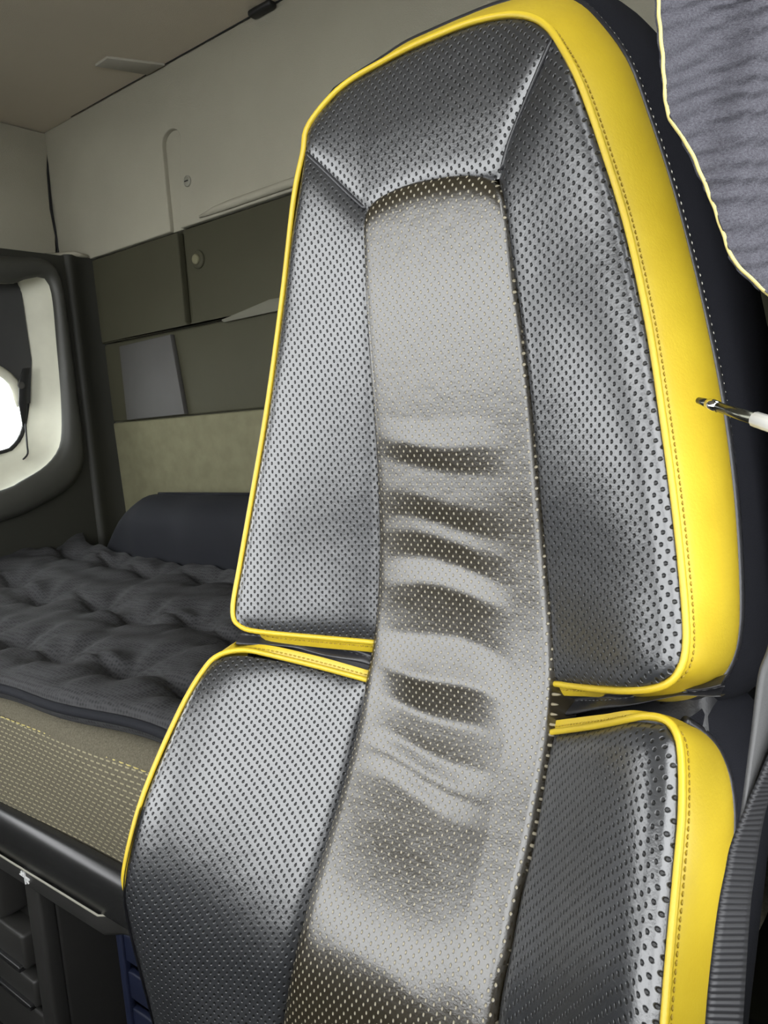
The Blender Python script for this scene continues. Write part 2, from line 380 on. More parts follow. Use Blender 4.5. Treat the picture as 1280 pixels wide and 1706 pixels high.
struct(mesh('wall_left_upper', *join(boxv((XL-0.06, 0.66, wz1-0.03), (XL, WY+0.035, ZC)), boxv((XL, 0.66, wz1-0.03), (XW-0.06, WY+0.035, wz1-0.005))), 'trim_dark', smoothf=False))
# forward part of the left wall, with the opening of the passenger door window
py0, py1, pz0, pz1 = -0.72, 0.38, -0.12, 0.45
fw = join(boxv((XL-0.06, FY-0.1, ZF), (XW, wy0, pz0)), boxv((XL-0.06, FY-0.1, pz1), (XW, wy0, ZC)), boxv((XW-0.06, FY-0.1, pz0), (XW, py0, pz1)), boxv((XW-0.06, py1, pz0), (XW, wy0, pz1)))
struct(mesh('wall_left_front', *fw, 'trim_dark', smoothf=False))
# beige upper lining of the left wall
ul = [lw(*p) for p in ((0, 183), (40, 186), (76, 191), (74, 230), (73, 290), (78, 350), (87, 395), (88, 424), (40, 424), (0, 420))]
ul = [np.array([XL, p[1], min(p[2], ZC-0.004)]) for p in ul]
zt, zb = ul[0][2], ul[-1][2]
poly = [(XL+0.022, 0.66, ZC-0.004), (XL+0.022, ul[0][1], ZC-0.004)] + [(XL+0.022, p[1], p[2]) for p in ul] + [(XL+0.022, 0.66, zb)]
flat(mesh('side_lining', *prism(poly, (-0.022, 0, 0), 0.008, 3), 'wall_beige', wl))
mesh('lining_seam', *tube(smooth([(XL+0.014, p[1]+0.006, p[2]) for p in ul[2:9]], 40), 0.007, 6), 'seam_black', wl)
# dark pillar in the corner between window and rear wall
pb = [wp(148, 432), wp(195, 822)]
V = []
for z, xr in ((0.61, pb[0][0]), (0.2, pb[0][0]*0.5+pb[1][0]*0.5), (pb[1][2], pb[1][0]), (-0.75, pb[1][0]+0.01)):
    for q in ((XW-0.06, 1.45), (XW+0.001, 1.452), (XW+0.010, 1.462), (XW+0.012, 1.475), (xr+0.004, 1.50), (xr+0.002, WY-0.012), (xr+0.010, WY+0.02)): V.append((q[0], q[1], z))
mesh('corner_pillar', V, grid_faces(7, 4), 'trim_dark', rear)
V, F = tube([(XW-0.10, 1.45, 0.618), (XW-0.01, WY-0.05, 0.618), (pb[0][0]+0.01, WY-0.008, 0.612)], [0.012, 0.010, 0.005], 8)
mesh('pillar_cap', V, F, 'wall_beige', rear)
# window_1: frame ring, cream reveal, seal, glass, blind, strap
win = bpy.data.objects.new('window_1', None); COL.objects.link(win); win.location = (XW, cen[1], float(oW[:, 2].min())+H); struct(win, 'bright rear side window with rounded dark surround')
V = []; rows = [(0.0, oW, 0.0), (0.0, oW, 0.018), (0.25, None, 0.030), (0.75, None, 0.030), (1.0, iW, 0.016), (1.0, iW, -0.004)]
for w, _, dx in rows: V += list(oW*(1-w)+iW*w+np.array([dx, 0, 0]))
mesh('window_frame', V, grid_faces(NW, len(rows), True), 'frame_dark', win)
ic = iW.mean(axis=0); gX = XW-0.11
g_px = [(0, 466), (20, 468), (30, 480), (38, 540), (47, 600), (46, 660), (41, 700), (36, 722), (25, 740), (0, 754)]
gW = [atX(px, py, gX) for px, py in g_px]
gW = np.vstack([gW, [[gX, 0.92, gW[-1][2]-0.03], [gX, 0.84, gW[-1][2]+0.03], [gX, 0.82, (gW[0][2]+gW[-1][2])/2], [gX, 0.84, gW[0][2]-0.03], [gX, 0.92, gW[0][2]]]])
gW = smooth(gW, NW, True); gW[:, 0] = XW
V = []
for w, dx in ((0.0, 0.004), (0.06, -0.02), (0.35, -0.05), (0.8, -0.085), (1.0, -0.11)): V += list(iW*(1-w)+gW*w+np.array([dx, 0, 0]))
mesh('window_reveal', V, grid_faces(NW, 5, True), 'reveal_cream', win)
gX = XW-0.11
V = [np.array([gX, ic[1], ic[2]])]+[np.array([gX, p[1], p[2]]) for p in gW]
V2 = [v-np.array([0.004, 0, 0]) for v in V]
F = [(0, 1+i, 1+(i+1) % NW) for i in range(NW)]
mesh('pane', V+V2, F+[tuple(NW+1+i for i in f[::-1]) for f in F], 'glass', win, smoothf=False)
mesh('rubber_seal', *tube(np.vstack([gW, gW[:2]])*np.array([0, 1, 1])+np.array([gX+0.004, 0, 0]), 0.008, 6, False), 'rubber_black', win)
# blind hanging over the upper pane, slanting lower edge with a pale hem
def gp(px, py, off=0.012): return atX(px, py, gX+off)
bl = [gp(24, 462), gp(34, 482), gp(42, 540), gp(51, 600), gp(49, 672), gp(36, 672), gp(0, 614)]
bl = [np.array(p) for p in bl] + [np.array([gX+0.012, 0.80, bl[-1][2]+0.16]), np.array([gX+0.012, 0.80, bl[0][2]])]
flat(mesh('window_blind', *prism(bl, (0.006, 0, 0), 0), 'blind_grey', win))
hm = [gp(36, 676, 0.014), gp(0, 618, 0.014)]; hm.append(np.array([gX+0.014, 0.90, hm[1][2]+0.15]))
mesh('blind_hem', *tube(smooth(hm, 20), 0.016, 8), 'reveal_cream', win)
st = [gp(49, 612, 0.05), gp(37, 614, 0.05), gp(31, 634, 0.05), gp(30, 672, 0.05), gp(37, 712, 0.05), gp(43, 700, 0.05), gp(44, 650, 0.05)]
sob = flat(mesh('pull_strap', *prism(st, (0.006, 0, 0), 0.002, 2), 'rubber_black', win))
c = gp(35, 642, 0.057); mesh('strap_button', *disc(c, 0.012, 0.004, nrm=(1, 0, 0)), 'plate_grey', sob)
mesh('pull_cord', *tube(smooth([gp(42, 700, 0.05), gp(45, 740, 0.05), gp(46, 756, 0.05), gp(38, 766, 0.05)], 16), 0.003, 6), 'rubber_black', sob)

# front of the cab behind the viewer: dash, windscreen header; right wall behind the door opening
dash = join(boxv((XL, FY-0.15, ZF), (XR, FY+0.05, DASH)), boxv((XL, FY+0.05, -0.75), (XR, FY+0.28, DASH-0.04)))
struct(mesh('wall_front', *dash, 'trim_dark', smoothf=False))
struct(mesh('wall_front_header', *boxv((XL, FY-0.15, 0.78), (XR, FY+0.03, ZC)), 'ceiling_beige', smoothf=False))
dr = join(boxv((XR, FY-0.1, 0.80), (XR+0.08, WY+0.1, ZC)), boxv((XR, 0.55, ZF), (XR+0.08, WY+0.1, 0.80)), boxv((XR, FY-0.1, ZF), (XR+0.08, -0.98, 0.80)), boxv((XR, -0.98, ZF), (XR+0.08, 0.55, -0.32)))
struct(mesh('wall_right', *dr, 'trim_dark', smoothf=False))
struct(flat(mesh('trim_1', *rbox((-0.128, 0.64, ZF), (XR, 0.78, ZC), 0.015), 'trim_dark')))

# ================================================================== THE BUNK
XB0, XB1 = XW+0.03, -0.15
# base mattress: front profile pulled along the bunk
prof = smooth([(1.43, -0.74), (1.43, -0.50), (1.41, -0.475), (0.80, -0.475), (0.70, -0.472), (0.640, -0.470), (0.616, -0.495), (0.605, -0.56), (0.602, -0.64), (0.606, -0.702)], 80)
s = np.concatenate([[0], np.cumsum(np.linalg.norm(np.diff(prof, axis=0), axis=1))]); fr = np.arange(len(prof)) > 60; sseam = np.interp(-0.497, prof[fr][::-1, 1], s[fr][::-1])
nx = 120; V = []; UV = []
for j, (y, z) in enumerate(prof):
    for i in range(nx):
        x = XB0+(XB1-XB0)*i/(nx-1); w = 0.004*math.sin(x*9+z*20)
        V.append((x, y+w*(z < -0.48)*(y < 1), z)); UV.append((x, sseam-s[j]))
F = grid_faces(nx, len(prof)); o0 = len(V)
mat_o = mesh('bunk_mattress', V, F, 'mattress_weave', uv=UV)
tag(mat_o, 'taupe woven bunk mattress with pale stitch dashes behind the seat', 'mattress')
def dashes(path, ln, gap, r, up):
    """stitches: little rods along a path"""
    path = np.array(path); s = np.concatenate([[0], np.cumsum(np.linalg.norm(np.diff(path, axis=0), axis=1))])
    P = lambda q: np.array([np.interp(q, s, path[:, k]) for k in range(3)]); out = []
    q = 0.0
    while q+ln < s[-1]:
        a, b = P(q), P(q+ln); m = (a+b)/2+np.array(up)*r*0.6
        out.append(tube([a, m, b], [r*0.5, r, r*0.5], 5)); q += ln+gap
    return join(*out)
seam_y = lambda z: np.interp(z, prof[fr][::-1, 1], prof[fr][::-1, 0])
ms = mesh('seam_stitching', *dashes([(x, seam_y(-0.497)-0.001, -0.497) for x in np.linspace(XB0+0.1, -0.5, 90)], 0.013, 0.006, 0.0014, (0, -1, 0)), 'hem_yellow', mat_o); ms['kind'] = 'stuff'
# quilted pad
def pad_z(x, y):
    base = -0.408 + 0.055*np.clip((y-0.95)/0.5, 0, 1) + 0.05*np.clip((-1.75-x)/0.6, 0, 1)**1.5
    h = np.full_like(x, 0.0)
    for (tx, ty) in TUFT:
        dx = x-tx; dy = y-ty; r2 = (dx/0.07)**2+(dy/0.06)**2; h -= 0.028*np.exp(-r2)+0.026*np.exp(-(dx/0.05)**2-((dy+0.006)/0.014)**2)
        th = np.arctan2(dy, dx); r = np.sqrt(dx*dx+dy*dy)
        h += 0.004*np.cos(6*th+tx*9)*np.exp(-((r-0.085)/0.05)**2)
        h -= 0.008*np.exp(-((dy-0.9*(dx*dx))/0.010)**2)*np.exp(-((dx+0.08)/0.08)**2)+0.006*np.exp(-((dy-0.03-0.4*dx)/0.010)**2)*np.exp(-((dx+0.06)/0.06)**2)
    h += 0.002*np.sin(y*26+3*np.sin(x*4.0)+x*5) + 0.0018*np.sin(y*70-x*9+2*np.sin(x*6))
    edge = np.clip((y-yfront(x))/0.05, 0, 1); e = np.sqrt(np.clip(1-(1-edge)**2, 0, 1))
    return base + h*e - 0.022*(1-e)
def yfront(x): return 0.622+0.012*np.sin(x*6+1.0)+0.006*np.sin(x*17)
TUFT = []
for j, ty in enumerate((0.755, 1.005, 1.255, 1.44)):
    for i in range(16): TUFT.append((-2.62+0.20*i+(0.08 if j % 2 else 0)+0.02*math.sin(i*5+j), ty+0.018*math.sin(i*3.1+j*2)))
nx, ny = 400, 190; xs = np.linspace(XB0, XB1, nx); V = []
tt = np.linspace(0, 1, ny)
X_, T_ = np.meshgrid(xs, tt); Y_ = yfront(X_)+(1.32+0.06*np.clip((atY(163, 884, 1.36)[0]-0.01-X_)/0.12, 0, 1)-yfront(X_))*T_**1.15; Zp = pad_z(X_, Y_)
top = np.stack([X_, Y_, Zp], -1).reshape(-1, 3)
front = []
for k, (dy, dz) in enumerate(((0.004, -0.033), (-0.002, -0.024), (-0.004, -0.012))):
    front += [(x, yfront(x)+dy, pad_z(np.array([x]), np.array([yfront(x)+1e-6]))[0]+dz) for x in xs]
V = np.vstack([front, top]); F = grid_faces(nx, 3+ny)
pad = mesh('quilted_pad', V, F, 'knit_black'); tag(pad, 'black quilted tufted topper lying on the bunk mattress', 'mattress pad')
ep = [(x, yfront(x)-0.003, float(pad_z(np.array([x]), np.array([yfront(x)+1e-6]))[0])-0.010) for x in np.linspace(XB0, XB1, 160)]
mesh('edge_binding', *tube(ep, 0.0085, 8), 'cloth_navy', pad)
# dark bolster cushion leaning on the rear wall
x0 = atY(163, 884, 1.36)[0]; V = []; nx, nc = 120, 36
bp = smooth([(1.35, -0.455), (1.335, -0.36), (1.345, -0.255), (1.40, -0.205), (1.45, -0.192), (1.485, -0.205), (1.49, -0.30), (1.48, -0.455)], nc, True)
for i in range(nx):
    f = i/(nx-1); x = x0+(XB1-0.05-x0)*f; e = min(1, (i+0.05)/9.0); e = math.sqrt(1-(1-e)**2)
    for k in range(nc):
        y, z = bp[k]; yc, zc = 1.41, -0.385
        w = 0.010*math.sin(x*21+6*(z+0.3))*math.exp(-((x-x0-0.25)/0.35)**2)+0.004*math.sin(x*13)
        V.append((x+0.10*(z+0.385)/0.19*(1-e)*0.6+0.10*(z+0.385)/0.19*max(0, 1-f*8), yc+(y-yc)*(0.4+0.6*e)-w*(y < 1.45), zc+(z-zc)*(0.30+0.70*e)))
F = grid_faces(nc, nx, True)+[tuple(range(nc)), tuple((nx-1)*nc+k for k in range(nc))]
cu = mesh('bolster_cushion', V, F, 'cloth_navy'); tag(cu, 'dark navy bolster cushion along the foot of the rear wall', 'cushion')
mesh('top_piping', *tube([(x0+0.22+i*0.05, 1.452, -0.190) for i in range(36)], 0.005, 6), 'fabric_black', cu)

# bunk front rail
rail = empty('bunk_rail', -1.4, 0.6, -0.82, 'glossy black plastic front rail under the bunk mattress', 'rail')
xk = atY(160, 1540, 0.585)[0]               # where the rail steps back beside the seat
def sweep(profile, path):
    """profile points (out, up) carried along a path of (x, y, out direction)"""
    V = []
    for (x, y, nx_, ny_) in path:
        for (o_, z) in profile: V.append((x+nx_*o_, y+ny_*o_, z))
    return V, grid_faces(len(profile), len(path))
path = [(XB0, 0.60, 0, -1), (xk-0.03, 0.60, 0, -1), (xk, 0.604, 0.2, -0.97), (xk+0.04, 0.625, 0.42, -0.9), (xk+0.20, 0.72, 0.5, -0.86)]
zl = atY(0, 1424, 0.568)[2]; q0, q1 = atZ(160, 1525, zl), atZ(225, 1528, zl)
path = [(XB0, 0.60, 0, -1), (q0[0]-0.02, 0.60, 0, -1), (q0[0], q0[1]+0.034, 0.1, -0.99), (q0[0]+0.02, q0[1]+0.05, 0.4, -0.9), (q1[0]+0.012, q1[1]+0.03, 0.5, -0.86)]
path2 = [(XB0, 0.60, 0, -1), (XB1, 0.60, 0, -1)]
zt0 = atY(0, 1366, 0.575)[2]; zl = atY(0, 1424, 0.568)[2]; zl2 = atY(160, 1556, 0.568)[2]
V, F = sweep([(-0.001, zt0+0.012), (0.004, zt0+0.012), (0.016, zt0+0.008), (0.025, zt0), (0.030, zt0-0.012), (0.030, zl+0.004), (0.026, zl-0.002)], path2)
mesh('upper_rail', V, F, 'plastic_gloss', rail)
V, F = sweep([(0.032, zl+0.0015), (0.0345, zl+0.0005), (0.0345, zl-0.001), (0.032, zl-0.002)], path)
mesh('edge_strip', V, F, 'knob_grey', rail)
V, F = sweep([(0.031, zl), (0.032, zl2+0.008), (0.026, zl2), (0.0, zl2-0.002)], path)
mesh('lower_lip', V, F, 'plastic_dark', rail)
# storage locker under the bunk
lx = atY(70, 1600, 0.64)[0]; lx2 = atY(108, 1600, 0.66)[0]
lk = empty('storage_locker', -1.7, 0.9, ZF, 'dark plastic storage locker with drawers beneath the bunk rail', 'locker')
flat(mesh('locker_body', *rbox((XB0, 0.655, ZF), (lx2, 1.42, -0.80), 0.008), 'plastic_dark', lk))
flat(mesh('corner_post', *rbox((lx, 0.625, ZF), (lx2, 0.66, -0.812), 0.008), 'plastic_dark', lk))
zz = [atY(30, y, 0.63)[2] for y in (1490, 1560, 1625, 1700)]
flat(mesh('upper_panel', *rbox((XB0, 0.598, -0.935), (lx-0.06, 0.66, -0.815), 0.012), 'plastic_dark', lk))
for k, (za, zb_) in enumerate(((-1.03, -0.955), (-1.12, -1.06), (-1.26, -1.14))):
    dr = flat(mesh('drawer', *rbox((XB0, 0.612+0.01*k, za), (lx-0.012, 0.66, zb_), 0.008), 'plastic_dark', lk))
    flat(mesh('drawer_lip', *rbox((XB0, 0.603+0.01*k, za-0.002), (lx-0.02, 0.618+0.01*k, za+0.010), 0.003), 'plastic_gloss', dr))
# white mark printed on the panel below the rail
c = atY(41, 1462, 0.567)
def stroke(p, q, w):
    p = np.array(p); q = np.array(q); d = (q-p)/np.linalg.norm(q-p); n_ = np.array([-d[1], d[0]])*w
    pts = [p+n_, q+n_, q-n_, p-n_]
    return prism([(c[0]+u, 0.5662, c[2]+v) for u, v in pts], (0, 0.003, 0), 0)
mk = join(stroke((-0.016, 0.002), (0.016, 0.0), 0.0013), stroke((0.0, 0.012), (0.001, -0.012), 0.0013), stroke((-0.012, 0.008), (-0.006, 0.003), 0.001), stroke((0.006, -0.003), (0.012, -0.008), 0.001))
mesh('white_mark', *mk, 'print_white', rail, smoothf=False)
# blue crate in the gap
cr = empty('blue_crate', atY(206, 1640, 0.68)[0]+0.18, 0.85, ZF, 'dark blue plastic crate in the gap under the bunk', 'crate')
bx0 = atY(206, 1640, 0.68)[0]; bx1 = bx0+0.36
for nm, lo, hi in (('crate_side', (bx0, 0.68, ZF), (bx0+0.012, 1.00, -0.86)), ('crate_side', (bx1-0.012, 0.68, ZF), (bx1, 1.00, -0.86)), ('crate_back', (bx0, 0.988, ZF), (bx1, 1.00, -0.86)), ('crate_floor', (bx0, 0.68, ZF), (bx1, 1.00, ZF+0.012))):
    flat(mesh(nm, *rbox(lo, hi, 0.002), 'crate_blue', cr))
z = ZF+0.01
for k in range(6):
    flat(mesh('crate_slat', *rbox((bx0, 0.676, z), (bx1, 0.69, z+0.055), 0.004), 'crate_blue', cr)); z += 0.074
for k in range(4):
    x = bx0+0.01+k*0.11; flat(mesh('crate_upright', *rbox((x, 0.670, ZF), (x+0.018, 0.685, -0.86), 0.004), 'crate_blue', cr))

# ================================================================== THE SEAT
C0 = -0.40                      # middle of the seat
zt_ = np.array([-0.90, -0.70, -0.60, -0.56, -0.503, -0.456, -0.410, -0.362, -0.310, -0.270, -0.240, -0.191, -0.128, -0.034, 0.056, 0.114, 0.187, 0.26, 0.34, 0.45])
ys_ = np.array([0.442, 0.442, 0.440, 0.440, 0.453, 0.476, 0.508, 0.541, 0.572, 0.588, 0.598, 0.608, 0.614, 0.614, 0.610, 0.607, 0.606, 0.606, 0.614, 0.645])
hs_ = np.array([0.240, 0.232, 0.228, 0.227, 0.217, 0.214, 0.212, 0.212, 0.212, 0.212, 0.209, 0.200, 0.189, 0.180, 0.171, 0.164, 0.157, 0.15, 0.15, 0.15])/2
zo_ = np.array([-0.90, -0.70, -0.594, -0.520, -0.472, -0.440, -0.412, -0.364, -0.319, -0.272, -0.241, -0.196, -0.140, 0.005, 0.127, 0.223, 0.26, 0.30, 0.45])
yo_ = np.array([0.410, 0.398, 0.389, 0.381, 0.376, 0.376, 0.383, 0.403, 0.432, 0.464, 0.491, 0.521, 0.540, 0.571, 0.588, 0.590, 0.591, 0.597, 0.640])
ho_ = np.array([0.500, 0.505, 0.511, 0.517, 0.521, 0.522, 0.517, 0.511, 0.506, 0.497, 0.486, 0.472, 0.463, 0.415, 0.363, 0.307, 0.29, 0.28, 0.28])/2
zg = np.linspace(-0.9, 0.45, 272)
def sm(z, v, k=9):
    a = np.interp(zg, z, v); p = np.pad(a, k, mode='edge'); w = np.hanning(2*k+1); w /= w.sum(); return np.convolve(p, w, 'valid')
YS, HS, YO, HO = sm(zt_, ys_), sm(zt_, hs_), sm(zo_, yo_), sm(zo_, ho_)
def Fsurf(x, z):
    ys, hs, yo, ho = (np.interp(z, zg, q) for q in (YS, HS, YO, HO))
    t = np.clip((np.abs(x-C0)-hs)/(ho-hs), 0, 1.25); tc = np.clip(t, 0, 1)
    g = 0.55*t+0.45*(3*tc**2-2*tc**3)
    return ys+(yo-ys)*g
def Fnorm(x, z):
    e = 1e-3; fx = (Fsurf(x+e, z)-Fsurf(x-e, z))/(2*e); fz = (Fsurf(x, z+e)-Fsurf(x, z-e))/(2*e)
    n = np.stack([fx, -np.ones_like(fx), fz], -1); return n/np.linalg.norm(n, axis=-1, keepdims=True)
def onF(P, off=0.0):
    """pixels (n,2) -> points of the seat face"""
    P = np.atleast_2d(np.array(P, float)); D = (CM@np.stack([P[:, 0]-640, P[:, 1]-853, np.full(len(P), FPX)])/FPX).T
    lo = np.full(len(P), 0.22); hi = np.full(len(P), 0.95)
    for _ in range(34):
        m = (lo+hi)/2; x = D[:, 0]*m/D[:, 1]; z = D[:, 2]*m/D[:, 1]
        g = m-(Fsurf(x, z)+off); lo = np.where(g < 0, m, lo); hi = np.where(g < 0, hi, m)
    m = (lo+hi)/2; return D*(m/D[:, 1])[:, None]
# arc length maps for the perforation pattern
def arc_uv(P):
    x, z = P[:, 0], P[:, 2]; u = np.zeros(len(P)); n = 24
    for k in range(n):
        xa = C0+(x-C0)*(k+0.5)/n; e = 1e-3; fx = (Fsurf(xa+e, z)-Fsurf(xa-e, z))/(2*e); u += np.sqrt(1+fx*fx)*(x-C0)/n
    vz = np.concatenate([[0], np.cumsum(np.hypot(np.diff(zg), np.diff(YS*0.5+YO*0.5)))])
    return np.stack([u, np.interp(z, zg, vz)], 1)
def coons(top, bot, left, right, nu, nv):
    T, B, L, R = smooth(top, nu), smooth(bot, nu), smooth(left, nv), smooth(right, nv)
    u = np.linspace(0, 1, nu)[None, :, None]; v = np.linspace(0, 1, nv)[:, None, None]
    P = (1-v)*T[None]+v*B[None]+(1-u)*L[:, None]+u*R[:, None]-((1-u)*(1-v)*T[0]+u*(1-v)*T[-1]+(1-u)*v*B[0]+u*v*B[-1])
    return P
def puff(nu, nv, pu=6, pv=8):
    u = np.abs(np.linspace(-1, 1, nu))[None]; v = np.abs(np.linspace(-1, 1, nv))[:, None]
    return (1-u**pu)*(1-v**pv)

seat = empty('truck_seat', C0, 0.45, ZF, 'black perforated leather truck seat with yellow piping', 'seat')
SKIRT = 0.022
def panel(name, top, bot, left, right, nu, nv, amp, mat, sink=0.0, pu=10, pv=16, extra=None, us=1.0):
    P = coons(top, bot, left, right, nu, nv).reshape(-1, 2); Q = onF(P); N = Fnorm(Q[:, 0], Q[:, 2])
    h = amp*puff(nu, nv, pu, pv).ravel()-sink
    if extra is not None: h = h+extra(Q)*puff(nu, nv, 4, 30).ravel()
    if name == 'centre_strip':
        hv = h.reshape(nv, nu); hv[:, 0] = hv[:, -1] = -SKIRT; hv[0, :] = -0.008; h = hv.ravel()
    return mesh(name, Q+N*h[:, None], [f[::-1] for f in grid_faces(nu, nv)], mat, seat, uv=arc_uv(Q)*np.array([us, 1.0]))
# strip edges
SL = [(610, 372), (613, 430), (615, 500), (620, 600), (630, 750), (635, 900), (631, 1000), (622, 1080), (612, 1130), (600, 1200), (575, 1300), (545, 1400), (515, 1500), (490, 1600), (470, 1706), (455, 1800), (444, 1900)]
SR = [(850, 345), (857, 400), (866, 480), (878, 560), (892, 680), (905, 820), (918, 960), (928, 1080), (930, 1160), (920, 1250), (905, 1340), (890, 1420), (870, 1500), (855, 1580), (840, 1650), (832, 1706), (820, 1800), (808, 1900)]
STOP = [(610, 372), (620, 340), (650, 318), (700, 300), (770, 290), (815, 295), (838, 315), (850, 345)]
def wrinkle(Q):
    """creases across the middle strip: (height, crest +, valley -)"""
    xr_ = (Q[:, 0]-C0)/0.1; z = Q[:, 2]+0.12*(Q[:, 0]-C0)+0.006*xr_**2+0.004*np.sin(Q[:, 0]*40+Q[:, 2]*23)
    py = np.array([600, 690, 735, 775, 828, 870, 895, 938, 978, 1062, 1130, 1192, 1255, 1292, 1302, 1336, 1430, 1540, 1660])
    hh = np.array([0, .4, 2.2, -.4, .6, -1.2, .0, -2.2, 0.8, -3.6, 1.6, -6.6, -3.2, -7.0, -6.0, -8.6, -6.6, -3.2, 0])*0.001
    pz = np.array([onF([(740, y)])[0][2] for y in py])+0.12*(onF([(740, 1000)])[0][0]-C0)
    zz = np.linspace(-0.9, 0.45, 2700); a = np.interp(zz, pz[::-1], hh[::-1]); w = np.hanning(27); w /= w.sum(); a = np.convolve(a, w, 'same')
    env = np.clip(1-np.abs((xr_+0.12)/0.80)**3, 0, 1)*np.where(xr_ > -0.12, np.clip(1.15-0.5*(xr_+0.12), 0, 1), 1)
    return np.interp(z, zz, a)*env
panel('centre_strip', STOP, [(444, 1900), (560, 1925), (690, 1930), (808, 1900)], SL, SR, 70, 620, 0.011, 'leather_strip', sink=0.0005, pu=18, pv=70, extra=wrinkle)
sl = [p for p in SL if p[1] <= 1030]
panel('left_side_panel', [(509, 255), (545, 288), (580, 322), (617, 358)], [(396, 1042), (440, 1054), (520, 1062), (634, 1072)],
      [(509, 255), (497, 330), (486, 400), (474, 500), (446, 700), (406, 930), (393, 1010), (396, 1042)], [(617, 358), (621, 430), (623, 500), (628, 600), (638, 750), (644, 900), (640, 1000), (634, 1072)], 60, 160, 0.008, 'leather_black', us=1.10)
panel('top_panel', [(509, 255), (516, 215), (552, 169), (588, 138), (642, 108), (686, 85), (732, 65), (785, 45), (839, 33), (875, 34), (904, 47), (924, 70)], [(617, 358), (655, 334), (702, 314), (770, 303), (812, 302), (832, 298)],
      [(509, 255), (545, 288), (580, 322), (617, 358)], [(924, 70), (880, 160), (850, 235), (832, 298)], 90, 50, 0.004, 'leather_black', pu=14, pv=10)
panel('right_side_panel', [(832, 298), (850, 235), (880, 160), (924, 70)], [(917, 1136), (1000, 1142), (1060, 1144), (1098, 1138)],
      [(832, 298), (846, 400), (857, 480), (869, 560), (883, 680), (896, 820), (909, 960), (917, 1080), (917, 1136)], [(924, 70), (960, 140), (1000, 250), (1040, 380), (1075, 540), (1100, 700), (1120, 850), (1135, 1000), (1138, 1075), (1124, 1118), (1098, 1138)], 60, 170, 0.007, 'leather_black', us=0.90)
panel('lumbar_panel', [(352, 1104), (385, 1093), (430, 1096), (520, 1114), (617, 1137)], [(285, 1900), (340, 1900), (400, 1900), (446, 1900)],
      [(352, 1104), (316, 1160), (275, 1250), (239, 1340), (216, 1430), (208, 1480), (214, 1530), (231, 1600), (258, 1706), (275, 1800), (285, 1900)], [(617, 1137), (602, 1200), (577, 1300), (547, 1400), (517, 1500), (492, 1600), (472, 1706), (457, 1800), (446, 1900)], 70, 170, 0.010, 'leather_black')
panel('lumbar_panel', [(925, 1224), (1000, 1214), (1060, 1203), (1108, 1208)], [(806, 1900), (900, 1905), (1000, 1905), (1085, 1900)],
      [(925, 1224), (918, 1250), (903, 1340), (888, 1420), (868, 1500), (853, 1580), (838, 1650), (830, 1706), (818, 1800), (806, 1900)], [(1108, 1208), (1127, 1240), (1131, 1290), (1130, 1350), (1122, 1450), (1112, 1560), (1105, 1640), (1100, 1706), (1092, 1800), (1085, 1900)], 70, 150, 0.010, 'leather_black', us=0.92)
# yellow welts and side bands -------------------------------------------------
NB = 240
def band(name, inner_px, outer, n=NB, sgn=1.0, bulge=0.012, push=None):
    """inner_px: pixels on the face; outer: per control point (px, py, dY) or (dx, dy, dz) offset tuple tagged 'o'"""
    I = onF(inner_px); Oo = []
    if push is not None: I = I+np.stack([0*np.array(push), np.array(push), 0*np.array(push)], 1)
    for p, q, o_ in zip(inner_px, I, outer):
        if o_[0] == 'o': Oo.append(q+np.array(o_[1:]))
        else: Oo.append(atY(o_[0], o_[1], q[1]+o_[2]))
    S = smooth(np.hstack([I, np.array(Oo)]), n); I, Oo = S[:, :3], S[:, 3:]
    m = 14; V = []; T = np.gradient(I, axis=0); T /= np.linalg.norm(T, axis=1)[:, None]
    wid = np.linalg.norm(Oo-I, axis=1)
    D = (Oo-I)/wid[:, None]; Nn = np.cross(T, D); Nn /= np.linalg.norm(Nn, axis=1)[:, None]+1e-9
    Nn = Nn*sgn
    for i in range(n):
        for k in range(m):
            q = k/(m-1); bb = bulge*max(0.25, abs(Nn[i, 0])**2)*min(1, wid[i]/0.06)*(math.sin(math.pi*q)**0.7 if 0 < q < 1 else 0)
            V.append(I[i]*(1-q)+Oo[i]*q+Nn[i]*bb-Nn[i]*0.0015)
    V = np.array(V).reshape(n, m, 3)
    b_ = mesh(name, V.reshape(-1, 3), grid_faces(m, n), 'leather_yellow', seat)
    off = np.minimum(0.008, wid*0.5)
    inn = I+Nn*0.0018
    w_ = mesh('welt', *tube(inn, 0.0027, 10), 'leather_yellow', b_)
    # stitched line beside the welt
    L = []
    for i in range(n):
        q = min(0.9, off[i]/wid[i]); k = q*(m-1); k0 = int(k); fr = k-k0; L.append(V[i, k0]*(1-fr)+V[i, min(k0+1, m-1)]*fr+Nn[i]*0.0004)
    s_ = mesh('stitching', *dashes(L, 0.0032, 0.0016, 0.0008, (0, -1, 0)), 'thread_yellow_shaded', b_); s_['kind'] = 'stuff'
    return I, Oo, Nn
up_in = [(650, 1072), (620, 1068), (520, 1059), (440, 1051), (402, 1041), (390, 1015), (404, 930), (444, 700), (472, 500), (492, 330), (507, 255), (514, 214), (550, 167), (586, 136), (640, 105), (684, 82), (732, 61), (785, 41), (839, 29), (877, 30), (906, 44), (928, 72), (963, 138), (1002, 248), (1042, 378), (1077, 538), (1102, 700), (1122, 850), (1137, 1000), (1139, 1078), (1126, 1121), (1098, 1141), (1050, 1147), (1000, 1145), (930, 1138), (900, 1137)]
lo_ = ('o', -0.010, 0.075, 0.0)
